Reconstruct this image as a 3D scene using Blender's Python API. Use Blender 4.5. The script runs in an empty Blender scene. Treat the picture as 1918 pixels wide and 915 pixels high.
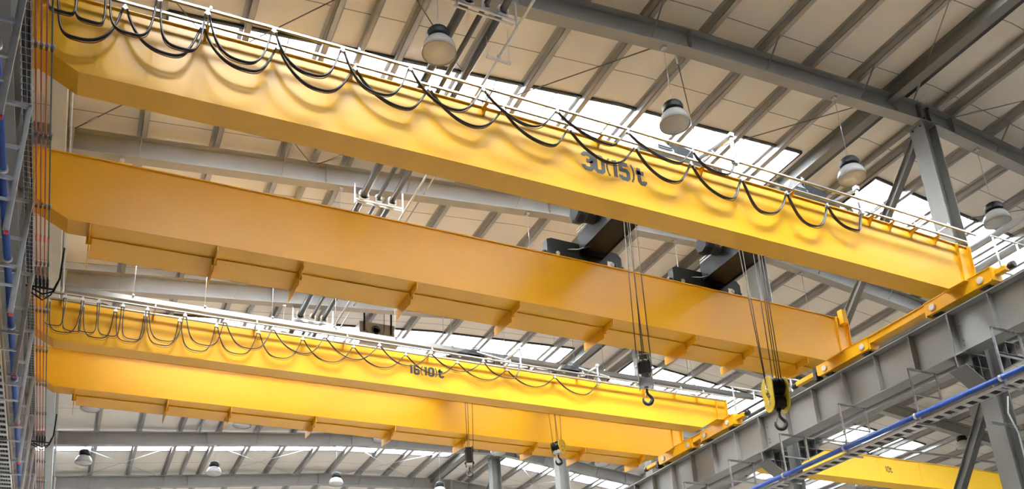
import bpy, math, random
from mathutils import Vector, Matrix
random.seed(7)
SC = bpy.context.scene
COL = SC.collection
EYE = 1.65                      # camera height above the floor; all z below are relative to the eye
PI = math.pi

# ------------------------------------------------------------------ materials
def mat(name, rgb, rough=.5, metal=0., spec=.5, noise=0., scale=3., bump=0., rgb2=None, coat=0.):
    m = bpy.data.materials.new(name); m.use_nodes = True
    nt = m.node_tree; N = nt.nodes; L = nt.links
    b = N['Principled BSDF']
    b.inputs['Base Color'].default_value = (*rgb, 1)
    b.inputs['Roughness'].default_value = rough
    b.inputs['Metallic'].default_value = metal
    b.inputs['Specular IOR Level'].default_value = spec
    b.inputs['Coat Weight'].default_value = coat
    b.inputs['Coat Roughness'].default_value = .25
    if noise > 0 or rgb2:
        tc = N.new('ShaderNodeTexCoord'); nz = N.new('ShaderNodeTexNoise')
        nz.inputs['Scale'].default_value = scale; nz.inputs['Detail'].default_value = 5
        L.new(tc.outputs['Object'], nz.inputs['Vector'])
        mx = N.new('ShaderNodeMix'); mx.data_type = 'RGBA'
        c2 = rgb2 if rgb2 else tuple(c * (1 - noise) for c in rgb)
        mx.inputs['A'].default_value = (*rgb, 1); mx.inputs['B'].default_value = (*c2, 1)
        rp = N.new('ShaderNodeMapRange'); rp.inputs['From Min'].default_value = .35; rp.inputs['From Max'].default_value = .7
        L.new(nz.outputs['Fac'], rp.inputs['Value']); L.new(rp.outputs['Result'], mx.inputs['Factor'])
        L.new(mx.outputs['Result'], b.inputs['Base Color'])
        if bump:
            bp = N.new('ShaderNodeBump'); bp.inputs['Strength'].default_value = bump; bp.inputs['Distance'].default_value = .02
            L.new(nz.outputs['Fac'], bp.inputs['Height']); L.new(bp.outputs['Normal'], b.inputs['Normal'])
    return m

M = {}
M['yellow'] = mat('crane_yellow_paint', (.80, .41, .014), .30, 0, .35, .05, .8, .012)
M['yellow_far'] = mat('light_crane_yellow_paint', (.84, .50, .025), .42, 0, .45, .04, .8)
M['hookyellow'] = mat('hook_block_yellow', (.80, .62, .04), .4, 0, .5, .06, 6)
M['steel'] = mat('grey_painted_steel', (.21, .21, .20), .45, .0, .5, .08, 1.5)
M['steel_lt'] = mat('light_grey_painted_steel', (.29, .29, .28), .45, .0, .5, .08, 1.5)
M['rafter'] = mat('light_rafter_paint', (.36, .36, .355), .45, 0, .5, .08, 1.5)
M['purlin'] = mat('galvanised_purlin', (.42, .41, .40), .36, .35, .5, .12, 2.5)
M['galv'] = mat('galvanised_steel', (.60, .62, .65), .32, .6, .5, .15, 9)
M['alu'] = mat('bright_track_steel', (.74, .75, .74), .25, .8, .5, .1, 9)
M['black'] = mat('black_paint', (.012, .013, .015), .45, 0, .25, .2, 8)
M['dark'] = mat('dark_grey_metal', (.05, .052, .058), .4, .2, .5, .2, 8)
M['rubber'] = mat('black_cable_rubber', (.022, .02, .019), .33, 0, .5, .2, 20)
M['redcable'] = mat('brown_red_cable', (.10, .022, .012), .4)
M['rope'] = mat('steel_wire_rope', (.13, .11, .085), .4, .5, .5, .3, 40)
M['blue'] = mat('blue_painted_pipe', (.035, .10, .42), .35, 0, .5, .08, 4)
M['rust'] = mat('rust_red_conductor_bar', (.42, .10, .05), .45, 0, .5, .2, 6)
M['teal'] = mat('dark_green_conductor_bar', (.05, .12, .11), .4, 0, .5, .2, 6)
M['pink'] = mat('red_joint_cap', (.62, .05, .06), .4)
M['pipe'] = mat('dark_grey_pipe_paint', (.085, .09, .10), .3, .1, .5, .1, 4)
M['pale'] = mat('pale_pipe_saddle', (.62, .60, .55), .5)
M['beige'] = mat('beige_pipe', (.50, .40, .28), .5)
M['rail'] = mat('dark_rail_steel', (.05, .035, .03), .5, .4, .5, .3, 12)
M['hook'] = mat('forged_hook_steel', (.06, .06, .065), .32, .6, .5, .2, 9)
M['chrome'] = mat('bright_pin_steel', (.75, .74, .72), .22, .9)
M['duct'] = mat('pale_duct_sheet', (.50, .52, .53), .4, .2, .5, .06, 3)
M['floor'] = mat('concrete_floor', (.32, .28, .235), .6, 0, .3, .1, .6)
M['wall'] = mat('wall_sheet', (.40, .39, .36), .6, 0, .3, .05, .6)
M['letter'] = mat('black_stencil_paint', (.02, .015, .012), .5)
M['unit'] = mat('grey_air_unit', (.36, .37, .37), .4, .2, .5, .08, 4)
M['lampcap'] = mat('black_lamp_housing', (.010, .011, .013), .5, 0, .3)
M['plate'] = mat('white_rating_plate', (.7, .7, .7), .4)

def roof_panel_mat():
    m = bpy.data.materials.new('roof_liner_panel'); m.use_nodes = True
    nt = m.node_tree; N = nt.nodes; L = nt.links; b = N['Principled BSDF']
    tc = N.new('ShaderNodeTexCoord'); sp = N.new('ShaderNodeSeparateXYZ'); L.new(tc.outputs['Object'], sp.inputs[0])
    def math_(op, a, bb=None):
        n = N.new('ShaderNodeMath'); n.operation = op
        if hasattr(a, 'links'): L.new(a, n.inputs[0])
        else: n.inputs[0].default_value = a
        if bb is not None:
            if hasattr(bb, 'links'): L.new(bb, n.inputs[1])
            else: n.inputs[1].default_value = bb
        return n.outputs[0]
    # real panel joints, every 2.32 m across the span
    fr = math_('FRACT', math_('DIVIDE', math_('SUBTRACT', sp.outputs['Y'], 12.1 - 23.2), 2.32))
    seam = math_('LESS_THAN', fr, .012)
    # shallow ribs of the liner sheet
    fr2 = math_('FRACT', math_('DIVIDE', sp.outputs['Y'], .29))
    rib = math_('LESS_THAN', fr2, .05)
    nz = N.new('ShaderNodeTexNoise'); nz.inputs['Scale'].default_value = .5; nz.inputs['Detail'].default_value = 4
    L.new(tc.outputs['Object'], nz.inputs['Vector'])
    mx = N.new('ShaderNodeMix'); mx.data_type = 'RGBA'
    mx.inputs['A'].default_value = (.83, .80, .75, 1); mx.inputs['B'].default_value = (.77, .74, .695, 1)
    L.new(nz.outputs['Fac'], mx.inputs['Factor'])
    m2 = N.new('ShaderNodeMix'); m2.data_type = 'RGBA'; m2.inputs['B'].default_value = (.30, .28, .25, 1)
    L.new(mx.outputs['Result'], m2.inputs['A']); L.new(seam, m2.inputs['Factor'])
    L.new(m2.outputs['Result'], b.inputs['Base Color'])
    bp = N.new('ShaderNodeBump'); bp.inputs['Strength'].default_value = .12; bp.inputs['Distance'].default_value = .01
    L.new(rib, bp.inputs['Height']); L.new(bp.outputs['Normal'], b.inputs['Normal'])
    b.inputs['Roughness'].default_value = .5
    return m
M['roof'] = roof_panel_mat()

def pane_mat():
    m = bpy.data.materials.new('translucent_skylight_sheet'); m.use_nodes = True
    nt = m.node_tree; N = nt.nodes; L = nt.links; N.remove(N['Principled BSDF'])
    out = N['Material Output']
    t = N.new('ShaderNodeBsdfTransparent'); t.inputs[0].default_value = (.97, .985, 1, 1)
    d = N.new('ShaderNodeBsdfTranslucent'); d.inputs[0].default_value = (.9, .93, .95, 1)
    mx = N.new('ShaderNodeMixShader'); mx.inputs[0].default_value = .55
    L.new(t.outputs[0], mx.inputs[1]); L.new(d.outputs[0], mx.inputs[2]); L.new(mx.outputs[0], out.inputs[0])
    return m
M['pane'] = pane_mat()

def lamp_glass_mat():
    m = mat('prismatic_lamp_reflector', (.62, .61, .59), .22, 0, .6)
    b = m.node_tree.nodes['Principled BSDF']; b.inputs['Transmission Weight'].default_value = .35
    b.inputs['IOR'].default_value = 1.3
    return m
M['lampglass'] = lamp_glass_mat()
M['lamplens'] = mat('milky_lamp_lens', (.60, .60, .60), .3, 0, .5)

# ------------------------------------------------------------------ mesh builder (all coordinates in metres, world axes, z from eye level)
class MB:
    def __init__(s): s.v = []; s.f = []; s.smooth = set()
    def hexa(s, p):                       # 8 points: bottom 4 (ccw), top 4
        n = len(s.v); s.v += [tuple(q) for q in p]
        s.f += [(n, n+3, n+2, n+1), (n+4, n+5, n+6, n+7), (n, n+1, n+5, n+4), (n+1, n+2, n+6, n+5), (n+2, n+3, n+7, n+6), (n+3, n, n+4, n+7)]
        return s
    def box(s, x0, x1, y0, y1, z0, z1):
        return s.hexa([(x0,y0,z0),(x1,y0,z0),(x1,y1,z0),(x0,y1,z0),(x0,y0,z1),(x1,y0,z1),(x1,y1,z1),(x0,y1,z1)])
    def bar(s, a, b, w, h, up=(0,0,1)):   # rectangular bar from a to b
        a = Vector(a); b = Vector(b); d = (b-a).normalized(); u = Vector(up)
        if abs(d.dot(u)) > .98: u = Vector((0,1,0))
        r = d.cross(u).normalized(); u = r.cross(d).normalized()
        P = [c + r*i*w/2 + u*j*h/2 for c in (a, b) for i, j in ((-1,-1),(1,-1),(1,1),(-1,1))]
        n = len(s.v); s.v += [tuple(q) for q in P]
        s.f += [(n,n+1,n+2,n+3),(n+7,n+6,n+5,n+4),(n,n+4,n+5,n+1),(n+1,n+5,n+6,n+2),(n+2,n+6,n+7,n+3),(n+3,n+7,n+4,n)]
        return s
    def tube(s, pts, r, n=8, caps=True):
        pts = [Vector(p) for p in pts]; rr = r if isinstance(r, (list, tuple)) else [r]*len(pts)
        base = len(s.v); u = None; f0 = len(s.f)
        for i, p in enumerate(pts):
            d = (pts[min(i+1, len(pts)-1)] - pts[max(i-1, 0)]).normalized()
            if u is None:
                u = d.cross(Vector((0,0,1)));
                if u.length < .1: u = d.cross(Vector((0,1,0)))
            u = (u - d*u.dot(d)).normalized(); w = d.cross(u)
            for k in range(n):
                a = 2*PI*k/n; s.v.append(tuple(p + (u*math.cos(a) + w*math.sin(a))*rr[i]))
        for i in range(len(pts)-1):
            for k in range(n):
                k2 = (k+1) % n
                s.f.append((base+i*n+k, base+i*n+k2, base+(i+1)*n+k2, base+(i+1)*n+k)); s.smooth.add(len(s.f)-1)
        if caps:
            s.f.append(tuple(base+k for k in reversed(range(n)))); e = base+(len(pts)-1)*n
            s.f.append(tuple(e+k for k in range(n)))
        return s
    def cyl(s, a, b, r, n=12): return s.tube([a, b], r, n)
    def lathe(s, c, prof, n=20, axis='z'):  # profile [(r, h)] about an axis through c
        base = len(s.v); c = Vector(c)
        for r, h in prof:
            for k in range(n):
                a = 2*PI*k/n; x, y = r*math.cos(a), r*math.sin(a)
                q = {'z': (x, y, h), 'x': (h, x, y), 'y': (y, h, x)}[axis]
                s.v.append(tuple(c + Vector(q)))
        for i in range(len(prof)-1):
            for k in range(n):
                k2 = (k+1) % n
                s.f.append((base+i*n+k, base+i*n+k2, base+(i+1)*n+k2, base+(i+1)*n+k)); s.smooth.add(len(s.f)-1)
        if prof[0][0] > 1e-4: s.f.append(tuple(base+k for k in reversed(range(n))))
        if prof[-1][0] > 1e-4: s.f.append(tuple(base+(len(prof)-1)*n+k for k in range(n)))
        return s
    def prism(s, poly, a0, a1, axis='y'):   # polygon in the plane normal to axis, extruded a0..a1
        n = len(s.v); m = len(poly)
        def P(u, w, a): return {'y': (u, a, w), 'x': (a, u, w), 'z': (u, w, a)}[axis]
        s.v += [P(u, w, a0) for u, w in poly] + [P(u, w, a1) for u, w in poly]
        s.f.append(tuple(n+i for i in range(m))); s.f.append(tuple(n+m+i for i in reversed(range(m))))
        for i in range(m):
            j = (i+1) % m; s.f.append((n+i, n+m+i, n+m+j, n+j))
        return s
    def sweepx(s, rows, y0, y1):           # rows (x, z0, z1)
        for a, b in zip(rows, rows[1:]):
            s.hexa([(a[0],y0,a[1]),(b[0],y0,b[1]),(b[0],y1,b[1]),(a[0],y1,a[1]),(a[0],y0,a[2]),(b[0],y0,b[2]),(b[0],y1,b[2]),(a[0],y1,a[2])])
        return s
    def sweepclosed(s, rows, y0, y1):      # one clean closed hull along x
        n = len(s.v); m = len(rows)
        for x, z0, z1 in rows: s.v += [(x,y0,z0),(x,y1,z0),(x,y1,z1),(x,y0,z1)]
        for i in range(m-1):
            a, b = n+4*i, n+4*i+4
            s.f += [(a, a+1, b+1, b), (a+1, a+2, b+2, b+1), (a+2, a+3, b+3, b+2), (a+3, a, b, b+3)]
        e = n+4*(m-1)
        s.f += [(n+3, n+2, n+1, n), (e, e+1, e+2, e+3)]
        return s
    def mirx(s, c):                        # mirror copy about x=c
        n = len(s.v); fs = list(s.f); sm = set(s.smooth)
        s.v += [(2*c-x, y, z) for x, y, z in s.v]
        for i, f in enumerate(fs):
            s.f.append(tuple(q+n for q in reversed(f)))
            if i in sm: s.smooth.add(len(s.f)-1)
        return s

ORG = {}
def build(mb, name, m, parent=None, origin=None):
    if parent is not None: o0 = ORG[parent.name]
    elif origin is not None: o0 = Vector(origin)
    else:
        xs = [v[0] for v in mb.v]; ys = [v[1] for v in mb.v]; zs = [v[2] for v in mb.v]
        o0 = Vector(((min(xs)+max(xs))/2, (min(ys)+max(ys))/2, min(zs)))
    me = bpy.data.meshes.new(name)
    me.from_pydata([(x-o0.x, y-o0.y, z-o0.z) for x, y, z in mb.v], [], mb.f)
    me.materials.append(M[m] if isinstance(m, str) else m)
    me.polygons.foreach_set('use_smooth', [i in mb.smooth for i in range(len(mb.f))])
    me.update()
    import bmesh
    bm = bmesh.new(); bm.from_mesh(me); bmesh.ops.recalc_face_normals(bm, faces=bm.faces); bm.to_mesh(me); bm.free()
    o = bpy.data.objects.new(name, me); COL.objects.link(o)
    if parent is not None: o.parent = parent
    else: o.location = o0 + Vector((0, 0, EYE))
    ORG[o.name] = o0
    return o
def tag(o, label, cat, group=None, kind=None):
    if label: o['label'] = label
    if cat: o['category'] = cat
    if group: o['group'] = group
    if kind: o['kind'] = kind
    return o
def thing(name, label, cat, origin, group=None):
    o = bpy.data.objects.new(name, None); COL.objects.link(o); o.empty_display_size = .2
    o.location = Vector(origin) + Vector((0, 0, EYE)); ORG[o.name] = Vector(origin)
    return tag(o, label, cat, group)
def structure(mb, name, m, origin=(0, 0, 0)):
    o = build(mb, name, m, None, origin); o['kind'] = 'structure'; return o
KIDS = {}
def children(o): return [c for c in COL.objects if c.parent is o]
def copy_tree(o, loc, label=None, group=None):
    c = o.copy(); COL.objects.link(c); c.location = Vector(loc) + Vector((0, 0, EYE)); ORG[c.name] = Vector(loc)
    if label: c['label'] = label
    if group: c['group'] = group
    for ch in children(o):
        k = ch.copy(); COL.objects.link(k); k.parent = c
        for g in children(ch):
            q = g.copy(); COL.objects.link(q); q.parent = k
    return c
def ordinal(n):
    w = ['zeroth','first','second','third','fourth','fifth','sixth','seventh','eighth','ninth','tenth','eleventh','twelfth','thirteenth','fourteenth','fifteenth','sixteenth','seventeenth','eighteenth','nineteenth','twentieth']
    return w[n] if n < len(w) else '%dth' % n

# ------------------------------------------------------------------ camera
RW = [(0.90026704, -0.43178639, -0.05549567), (0.10967616, 0.34832216, -0.93093653), (0.4212961, 0.83200492, 0.36093963)]
cd = bpy.data.cameras.new('camera'); cam = bpy.data.objects.new('camera', cd); COL.objects.link(cam)
R0, R1, R2 = (Vector(r).normalized() for r in RW)
mw = Matrix(((R0.x, -R1.x, -R2.x, 0), (R0.y, -R1.y, -R2.y, 0), (R0.z, -R1.z, -R2.z, EYE), (0, 0, 0, 1)))
cam.matrix_world = mw
cd.sensor_width = 36; cd.lens = 1708.99/1918*36; cd.shift_y = 342.97/1918; cd.clip_end = 300
SC.camera = cam

# ------------------------------------------------------------------ roof geometry
def interp(x, xs, zs):
    if x <= xs[0]: return zs[0] + (x-xs[0])*(zs[1]-zs[0])/(xs[1]-xs[0])
    for i in range(len(xs)-1):
        if x <= xs[i+1]: return zs[i] + (x-xs[i])*(zs[i+1]-zs[i])/(xs[i+1]-xs[i])
    return zs[-1] + (x-xs[-1])*(zs[-1]-zs[-2])/(xs[-1]-xs[-2])
PX = (-4.5, 11.5, 19.2, 42.0); PZ = (13.6, 15.3, 15.65, 13.0)
def zl(x): return interp(x, PX, PZ)          # underside of the rafters
RAF = .60                                    # rafter depth
ROOF = .84                                   # roof sheet above zl
XL, XR, YB, YF = -2.7, 46.5, -9.0, 61.5
FR = [12.75 + 6.88*k for k in range(6)]      # column lines
RY = [12.65, 19.55, 26.15, 33.0, 39.75, 45.95]  # rafter lines
RB = [(20.6, 31.4), (32.4, 34.2), (35.8, 37.4)]
STRIPS = [(7.25, 8.9, [(-.2, 18.3)] + RB), (15.5, 17.7, [(.6, 17.7)] + RB), (22.3, 24.4, [(.6, 9.4)]), (28.9, 31.1, [(.6, 17.7)] + RB),
          (34.8, 36.9, [(.6, 17.7)] + RB), (40.7, 42.7, [(XL, 17.7)] + RB), (49.5, 51.7, [(.6, 17.7)] + RB)]
SUN_E, SKY_E = 84, 26
strips = STRIPS

mb = MB()
T = .12
xs_all = sorted(set([XL, 11.5, 19.2, XR] + [x for st in STRIPS for ab in st[2] for x in ab]))
ycuts = [YB]
for st in strips: ycuts += [st[0], st[1]]
ycuts.append(YF)
for i in range(len(ycuts)-1):
    y0, y1 = ycuts[i], ycuts[i+1]; hole = i % 2 == 1
    segs = []
    for j in range(len(xs_all)-1):
        x0, x1 = xs_all[j], xs_all[j+1]; xm = (x0+x1)/2
        if hole and any(a <= xm <= b for a, b in strips[i//2][2]): continue
        segs.append((x0, x1))
    for x0, x1 in segs:
        za, zb = zl(x0)+ROOF, zl(x1)+ROOF
        mb.hexa([(x0,y0,za),(x1,y0,zb),(x1,y1,zb),(x0,y1,za),(x0,y0,za+T),(x1,y0,zb+T),(x1,y1,zb+T),(x0,y1,za+T)])
structure(mb, 'ceiling', 'roof')
structure(MB().box(XL-.3, XR+.3, YB-.3, YF+.3, -EYE-.2, -EYE), 'floor', 'floor')
structure(MB().box(XL-.2, XL, YB, YF, -EYE, zl(XL)+ROOF+.1), 'wall_left', 'wall')
structure(MB().box(XR, XR+.2, YB, YF, -EYE, zl(XR)+ROOF+.1), 'wall_right', 'wall')
def gable(y0, y1, name):
    b = MB(); pts = [(XL, -EYE)] + [(x, zl(x)+ROOF+.1) for x in (XL, 11.5, 19.2, XR)] + [(XR, -EYE)]
    b.prism(pts, y0, y1, 'y'); structure(b, name, 'wall')
gable(YF, YF+.2, 'wall_far'); gable(YB-.2, YB, 'wall_back')

# skylight sheets, their black edge frames and the daylight above them
wn = 0
for (y0, y1, ranges) in strips:
    for x0, x1 in ranges:
        wn += 1
        b = MB()
        xs = [x0] + [x for x in (11.5,) if x0 < x < x1] + [x1]
        for a, c in zip(xs, xs[1:]):
            za, zc = zl(a)+ROOF+.06, zl(c)+ROOF+.06
            b.hexa([(a,y0,za),(c,y0,zc),(c,y1,zc),(a,y1,za),(a,y0,za+.01),(c,y0,zc+.01),(c,y1,zc+.01),(a,y1,za+.01)])
        w = structure(b, 'window_%d' % wn, 'pane')
        f = MB()
        for a, c in zip(xs, xs[1:]):
            for yy in (y0, y1):
                f.bar((a, yy, zl(a)+ROOF-.02), (c, yy, zl(c)+ROOF-.02), .07, .09)
        for xx in (x0, x1): f.bar((xx, y0, zl(xx)+ROOF-.02), (xx, y1, zl(xx)+ROOF-.02), .06, .08)
        build(f, 'window_frame', 'dark', w)
        g = MB()
        x = x0 + .8
        while x < x1:                      # lapped sheet ribs of the translucent strip
            g.bar((x, y0, zl(x)+ROOF+.035), (x, y1, zl(x)+ROOF+.035), .035, .03); x += .83
        build(g, 'glazing_rib', 'galv', w)
        # daylight entering the strip: the high sun in front of the cranes, scattered forward by the sheet
        L_ = x1-x0; xm = (x0+x1)/2; sl = math.atan2(zl(x1)-zl(x0), x1-x0)
        for nm, en, spr, tilt, dz in (('sunlit_sky', SUN_E, 54, 31, .95), ('daylight', SKY_E, 150, 0, .30)):
            ld = bpy.data.lights.new(nm, 'AREA'); ld.shape = 'RECTANGLE'
            ld.size = L_; ld.size_y = y1-y0; ld.spread = math.radians(spr)
            ld.energy = en * L_ * (y1-y0) * (3.0 if 21 < y0 < 23 and tilt else 1.0)   # lamp strength added over the rear crane to whiten its rear girder; ld.color = (1, .985, .96)
            lo = bpy.data.objects.new(nm, ld); COL.objects.link(lo)
            zc = max(zl(x0)+zl(x1), 2*zl(xm))/2+ROOF+dz+EYE
            lo.location = (xm, (y0+y1)/2-math.tan(math.radians(tilt))*(dz-.1), zc)
            lo.rotation_euler = (Matrix.Rotation(math.radians(tilt), 3, 'X') @ Matrix.Rotation(-sl, 3, 'Y')).to_euler()

# ------------------------------------------------------------------ rafters
def rafter(yc, label, idx):
    t = thing('roof_rafter', label, 'roof beam', (19.2, yc, zl(19.2)), 'roof rafters of the hall')
    for x0, x1 in ((XL+.02, 19.18), (19.22, XR-.02)):
        b = MB(); xs = [x0] + [x for x in (11.5,) if x0 < x < x1] + [x1]
        b.sweepclosed([(x, zl(x), zl(x)+.025) for x in xs], yc-.15, yc+.15)
        b.sweepclosed([(x, zl(x)+.025, zl(x)+RAF-.025) for x in xs], yc-.008, yc+.008)
        b.sweepclosed([(x, zl(x)+RAF-.025, zl(x)+RAF) for x in xs], yc-.15, yc+.15)
        bm_ = build(b, 'beam', 'rafter', t)
        x = x0+1.0
        while x < min(x1-.5, 30):
            build(MB().box(x-.008, x+.008, yc-.14, yc-.01, zl(x)+.02, zl(x)+RAF-.02), 'web_stiffener', 'rafter', bm_); x += 6.6
    # knee struts from the bottom flange up to the purlins
    for x in PURL[1::2]:
        if abs(x-19) < 1.5 or x > 34: continue
        s = MB().bar((x, yc-.17, zl(x)+.03), (x+.03, yc-.75, zl(x)+RAF+.05), .05, .012, (1,0,0))
        build(s, 'flange_brace', 'steel_lt', t)
    return t
PURL = [12.03-1.655*k for k in range(8, -1, -1)] + [13.68, 15.22, 16.75, 20.22, 21.75, 23.3, 24.9, 26.5, 28.1, 29.7, 31.3, 32.9, 34.5, 36.1, 37.7, 39.3, 40.9, 42.5, 44.1]
LR = ['grey roof rafter bolted to the nearest column top, crossing the upper right', 'light grey roof rafter passing behind the gap between the two front yellow girders',
      'brown-grey roof rafter seen just above the left cable loops of the farther crane', 'roof rafter mostly hidden behind the far 16(10)t crane girders',
      'dark grey rafter under the far girder, just above the bright skylight strip', 'lowest visible grey rafter along the bottom edge of the picture']
for i, y in enumerate(RY): rafter(y, LR[i], i)

# ------------------------------------------------------------------ purlins
for i, x in enumerate(PURL):
    z0, z1 = zl(x)+RAF+.01, zl(x)+ROOF-.005
    b = MB()
    b.box(x-.012, x+.0, YB+.02, YF-.02, z0, z1)         # web
    b.box(x-.012, x+.12, YB+.02, YF-.02, z0, z0+.012)   # bottom flange
    b.box(x-.10, x-.0, YB+.02, YF-.02, z1-.012, z1)     # top flange
    b.box(x+.11, x+.12, YB+.02, YF-.02, z0, z0+.035)    # lip
    o = build(b, 'roof_purlin', 'purlin')
    n = ordinal(i+1) + ' purlin from the left wall' if x < 18 else ordinal(i-len([p for p in PURL if p < 18])+1) + ' purlin beyond the ridge tube, towards the right wall'
    tag(o, 'galvanised grey roof purlin, ' + n, 'purlin', 'roof purlins')
# ridge members above the column row
b = MB(); x = 18.05; z = zl(18)+.38
b.box(x-.15, x+.15, YB+.02, YF-.02, z, z+.02).box(x-.01, x+.01, YB+.02, YF-.02, z+.02, z+.42).box(x-.15, x+.15, YB+.02, YF-.02, z+.42, z+.44)
tag(build(b, 'ridge_beam', 'steel'), 'grey steel beam running along the ridge above the column tops', 'beam')
b = MB().box(18.36, 18.62, YB+.02, YF-.02, zl(18.5)+.62, zl(18.5)+.82)
tag(build(b, 'ridge_gutter', 'dark'), 'dark channel along the ridge beside the grey ridge beam', 'gutter')
b = MB().tube([(19.72, YB+.05, zl(19.7)+.70), (19.72, YF-.05, zl(19.7)+.70)], .095, 12)
tag(build(b, 'ridge_tube', 'steel_lt'), 'round grey tube along the ridge above the columns, right of the dark channel', 'tube')
b = MB()
b.tube([(4.58, YB+.05, zl(4.6)+RAF+.10), (4.58, YF-.05, zl(4.6)+RAF+.10)], .085, 12)
tag(build(b, 'strut_tube', 'purlin'), 'round grey bracing tube between two roof purlins left of the dark pipes', 'tube')

# ------------------------------------------------------------------ roof cross bracing rods
def brace(a, b_, lab, m='steel_lt', r=.014):
    pa = (a[0], a[1], zl(a[0])+RAF-.05); pb = (b_[0], b_[1], zl(b_[0])+RAF-.05)
    t = thing('bracing_rod', lab, 'bracing rod', pa)
    build(MB().tube([pa, pb], r, 6), 'rod', m, t)
    va, vb = Vector(pa), Vector(pb); d = (vb-va).normalized()
    build(MB().tube([va+d*.45, va+d*.75], r*2.0, 8), 'turnbuckle', 'galv', t)
BX = [(-1.0, 4.5, 'by the left wall'), (4.65, 11.3, 'behind the nearest lamps'), (11.35, 17.7, 'near the column row')]
for k, nm in ((0, 'first bay beyond the nearest rafter'), (4, 'bay over the far skylight strip')):
    for x0, x1, w in BX:
        brace((x0, FR[k+1]-.2), (x1, FR[k]+.2), 'thin roof bracing rod rising right, %s, %s' % (w, nm), 'galv' if k else 'steel')
        brace((x0, FR[k]+.2), (x1, FR[k+1]-.2), 'thin roof bracing rod falling right, %s, %s' % (w, nm), 'galv' if k else 'steel')
brace((20.2, 12.55), (25.6, 6.1), 'thin roof bracing rod at the upper right, right of the nearest column top')
brace((18.8, 12.5), (14.2, 6.1), 'thin roof bracing rod at the upper right, left of the ridge beam')
brace((20.3, FR[1]-.3), (26.5, FR[0]+.2), 'thin roof bracing rod behind the rightmost near lamp')
for x0, x1, w in ((20.3, 26.5, 'right of the columns'),):
    brace((x0, FR[4]+.2), (x1, FR[5]-.2), 'white bracing rod right of the far columns, falling right', 'galv')
    brace((x0, FR[5]-.2), (x1, FR[4]+.2), 'white bracing rod right of the far columns, rising right', 'galv')

# ------------------------------------------------------------------ columns, corbels, runway girders
LC = ['nearest grey H-section column standing at the right end of the front yellow girder', 'second grey column, behind the ropes of the right yellow hook block',
      'third grey column, behind the left silver hook block', 'fourth grey column, behind the small yellow hook block', 'fifth and farthest grey column, right of the small dark hook block']
for i, y in enumerate(FR[:5]):
    t = thing('steel_column', LC[i], 'column', (19.22, y, -EYE), 'columns between the crane bays')
    x0, x1 = 19.0, 19.5; zt = zl(19.2)-.01
    b = MB().box(x0, x0+.03, y-.22, y+.22, -EYE, zt).box(x1-.03, x1, y-.22, y+.22, -EYE, zt).box(x0+.03, x1-.03, y-.012, y+.012, -EYE, zt)
    build(b, 'shaft', 'steel', t)
    b = MB().box(18.93, 19.57, y-.26, y+.26, zt-.02, zt+.015).box(18.9, 19.6, y-.3, y+.3, -EYE, -EYE+.04)
    build(b, 'end_plate', 'steel', t)
    # cheek plates and bolts at the rafter joint
    b = MB().box(19.02, 19.06, y-.21, y-.02, zt+.015, zt+.68).box(19.36, 19.4, y-.21, y-.02, zt+.015, zt+.68)
    build(b, 'joint_plate', 'steel', t)
    b = MB()
    for dx in (.1, .34):
        for dz in (.12, .5): b.lathe((19.02+dx, y-.22, zt+dz), [(.026, 0), (.026, .03)], 8, 'y')
    for yy in (-.12, .12): b.lathe((18.99, y+yy, zt-.12), [(.024, -.025), (.024, .01)], 8, 'x')
    build(b, 'bolt', 'dark', t)
    for sgn, xw, zt2, nm in ((-1, 18.2, 8.75, 'corbel'), (1, 20.55, 9.28, 'corbel')):
        xa, xb = (xw, 18.98) if sgn < 0 else (19.52, xw)
        b = MB().box(xa, xb, y-.24, y+.24, zt2-.03, zt2)
        tip = xa if sgn < 0 else xb; root = xb if sgn < 0 else xa
        b.hexa([(min(tip,root), y-.24, zt2-(.35 if sgn < 0 else .85)), (max(tip,root), y-.24, zt2-(.85 if sgn < 0 else .35)), (max(tip,root), y+.24, zt2-(.85 if sgn < 0 else .35)), (min(tip,root), y+.24, zt2-(.35 if sgn < 0 else .85)),
                (min(tip,root), y-.24, zt2-(.32 if sgn < 0 else .82)), (max(tip,root), y-.24, zt2-(.82 if sgn < 0 else .32)), (max(tip,root), y+.24, zt2-(.82 if sgn < 0 else .32)), (min(tip,root), y+.24, zt2-(.32 if sgn < 0 else .82))])
        b.prism([(min(tip,root), zt2-(.34 if sgn < 0 else .84)), (max(tip,root), zt2-(.84 if sgn < 0 else .34)), (max(tip,root), zt2-.03), (min(tip,root), zt2-.03)], y-.01, y+.01)
        for q in (.33, .66):
            xx = xa + (xb-xa)*q; zz = zt2-(.33+.5*q if sgn < 0 else .33+.5*(1-q))
            b.box(xx-.008, xx+.008, y-.22, y+.22, zz, zt2-.03)
        b.box(xa, xb, y-.22, y+.22, zt2-.34, zt2-.326)
        build(b, 'corbel', 'steel', t)

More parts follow.
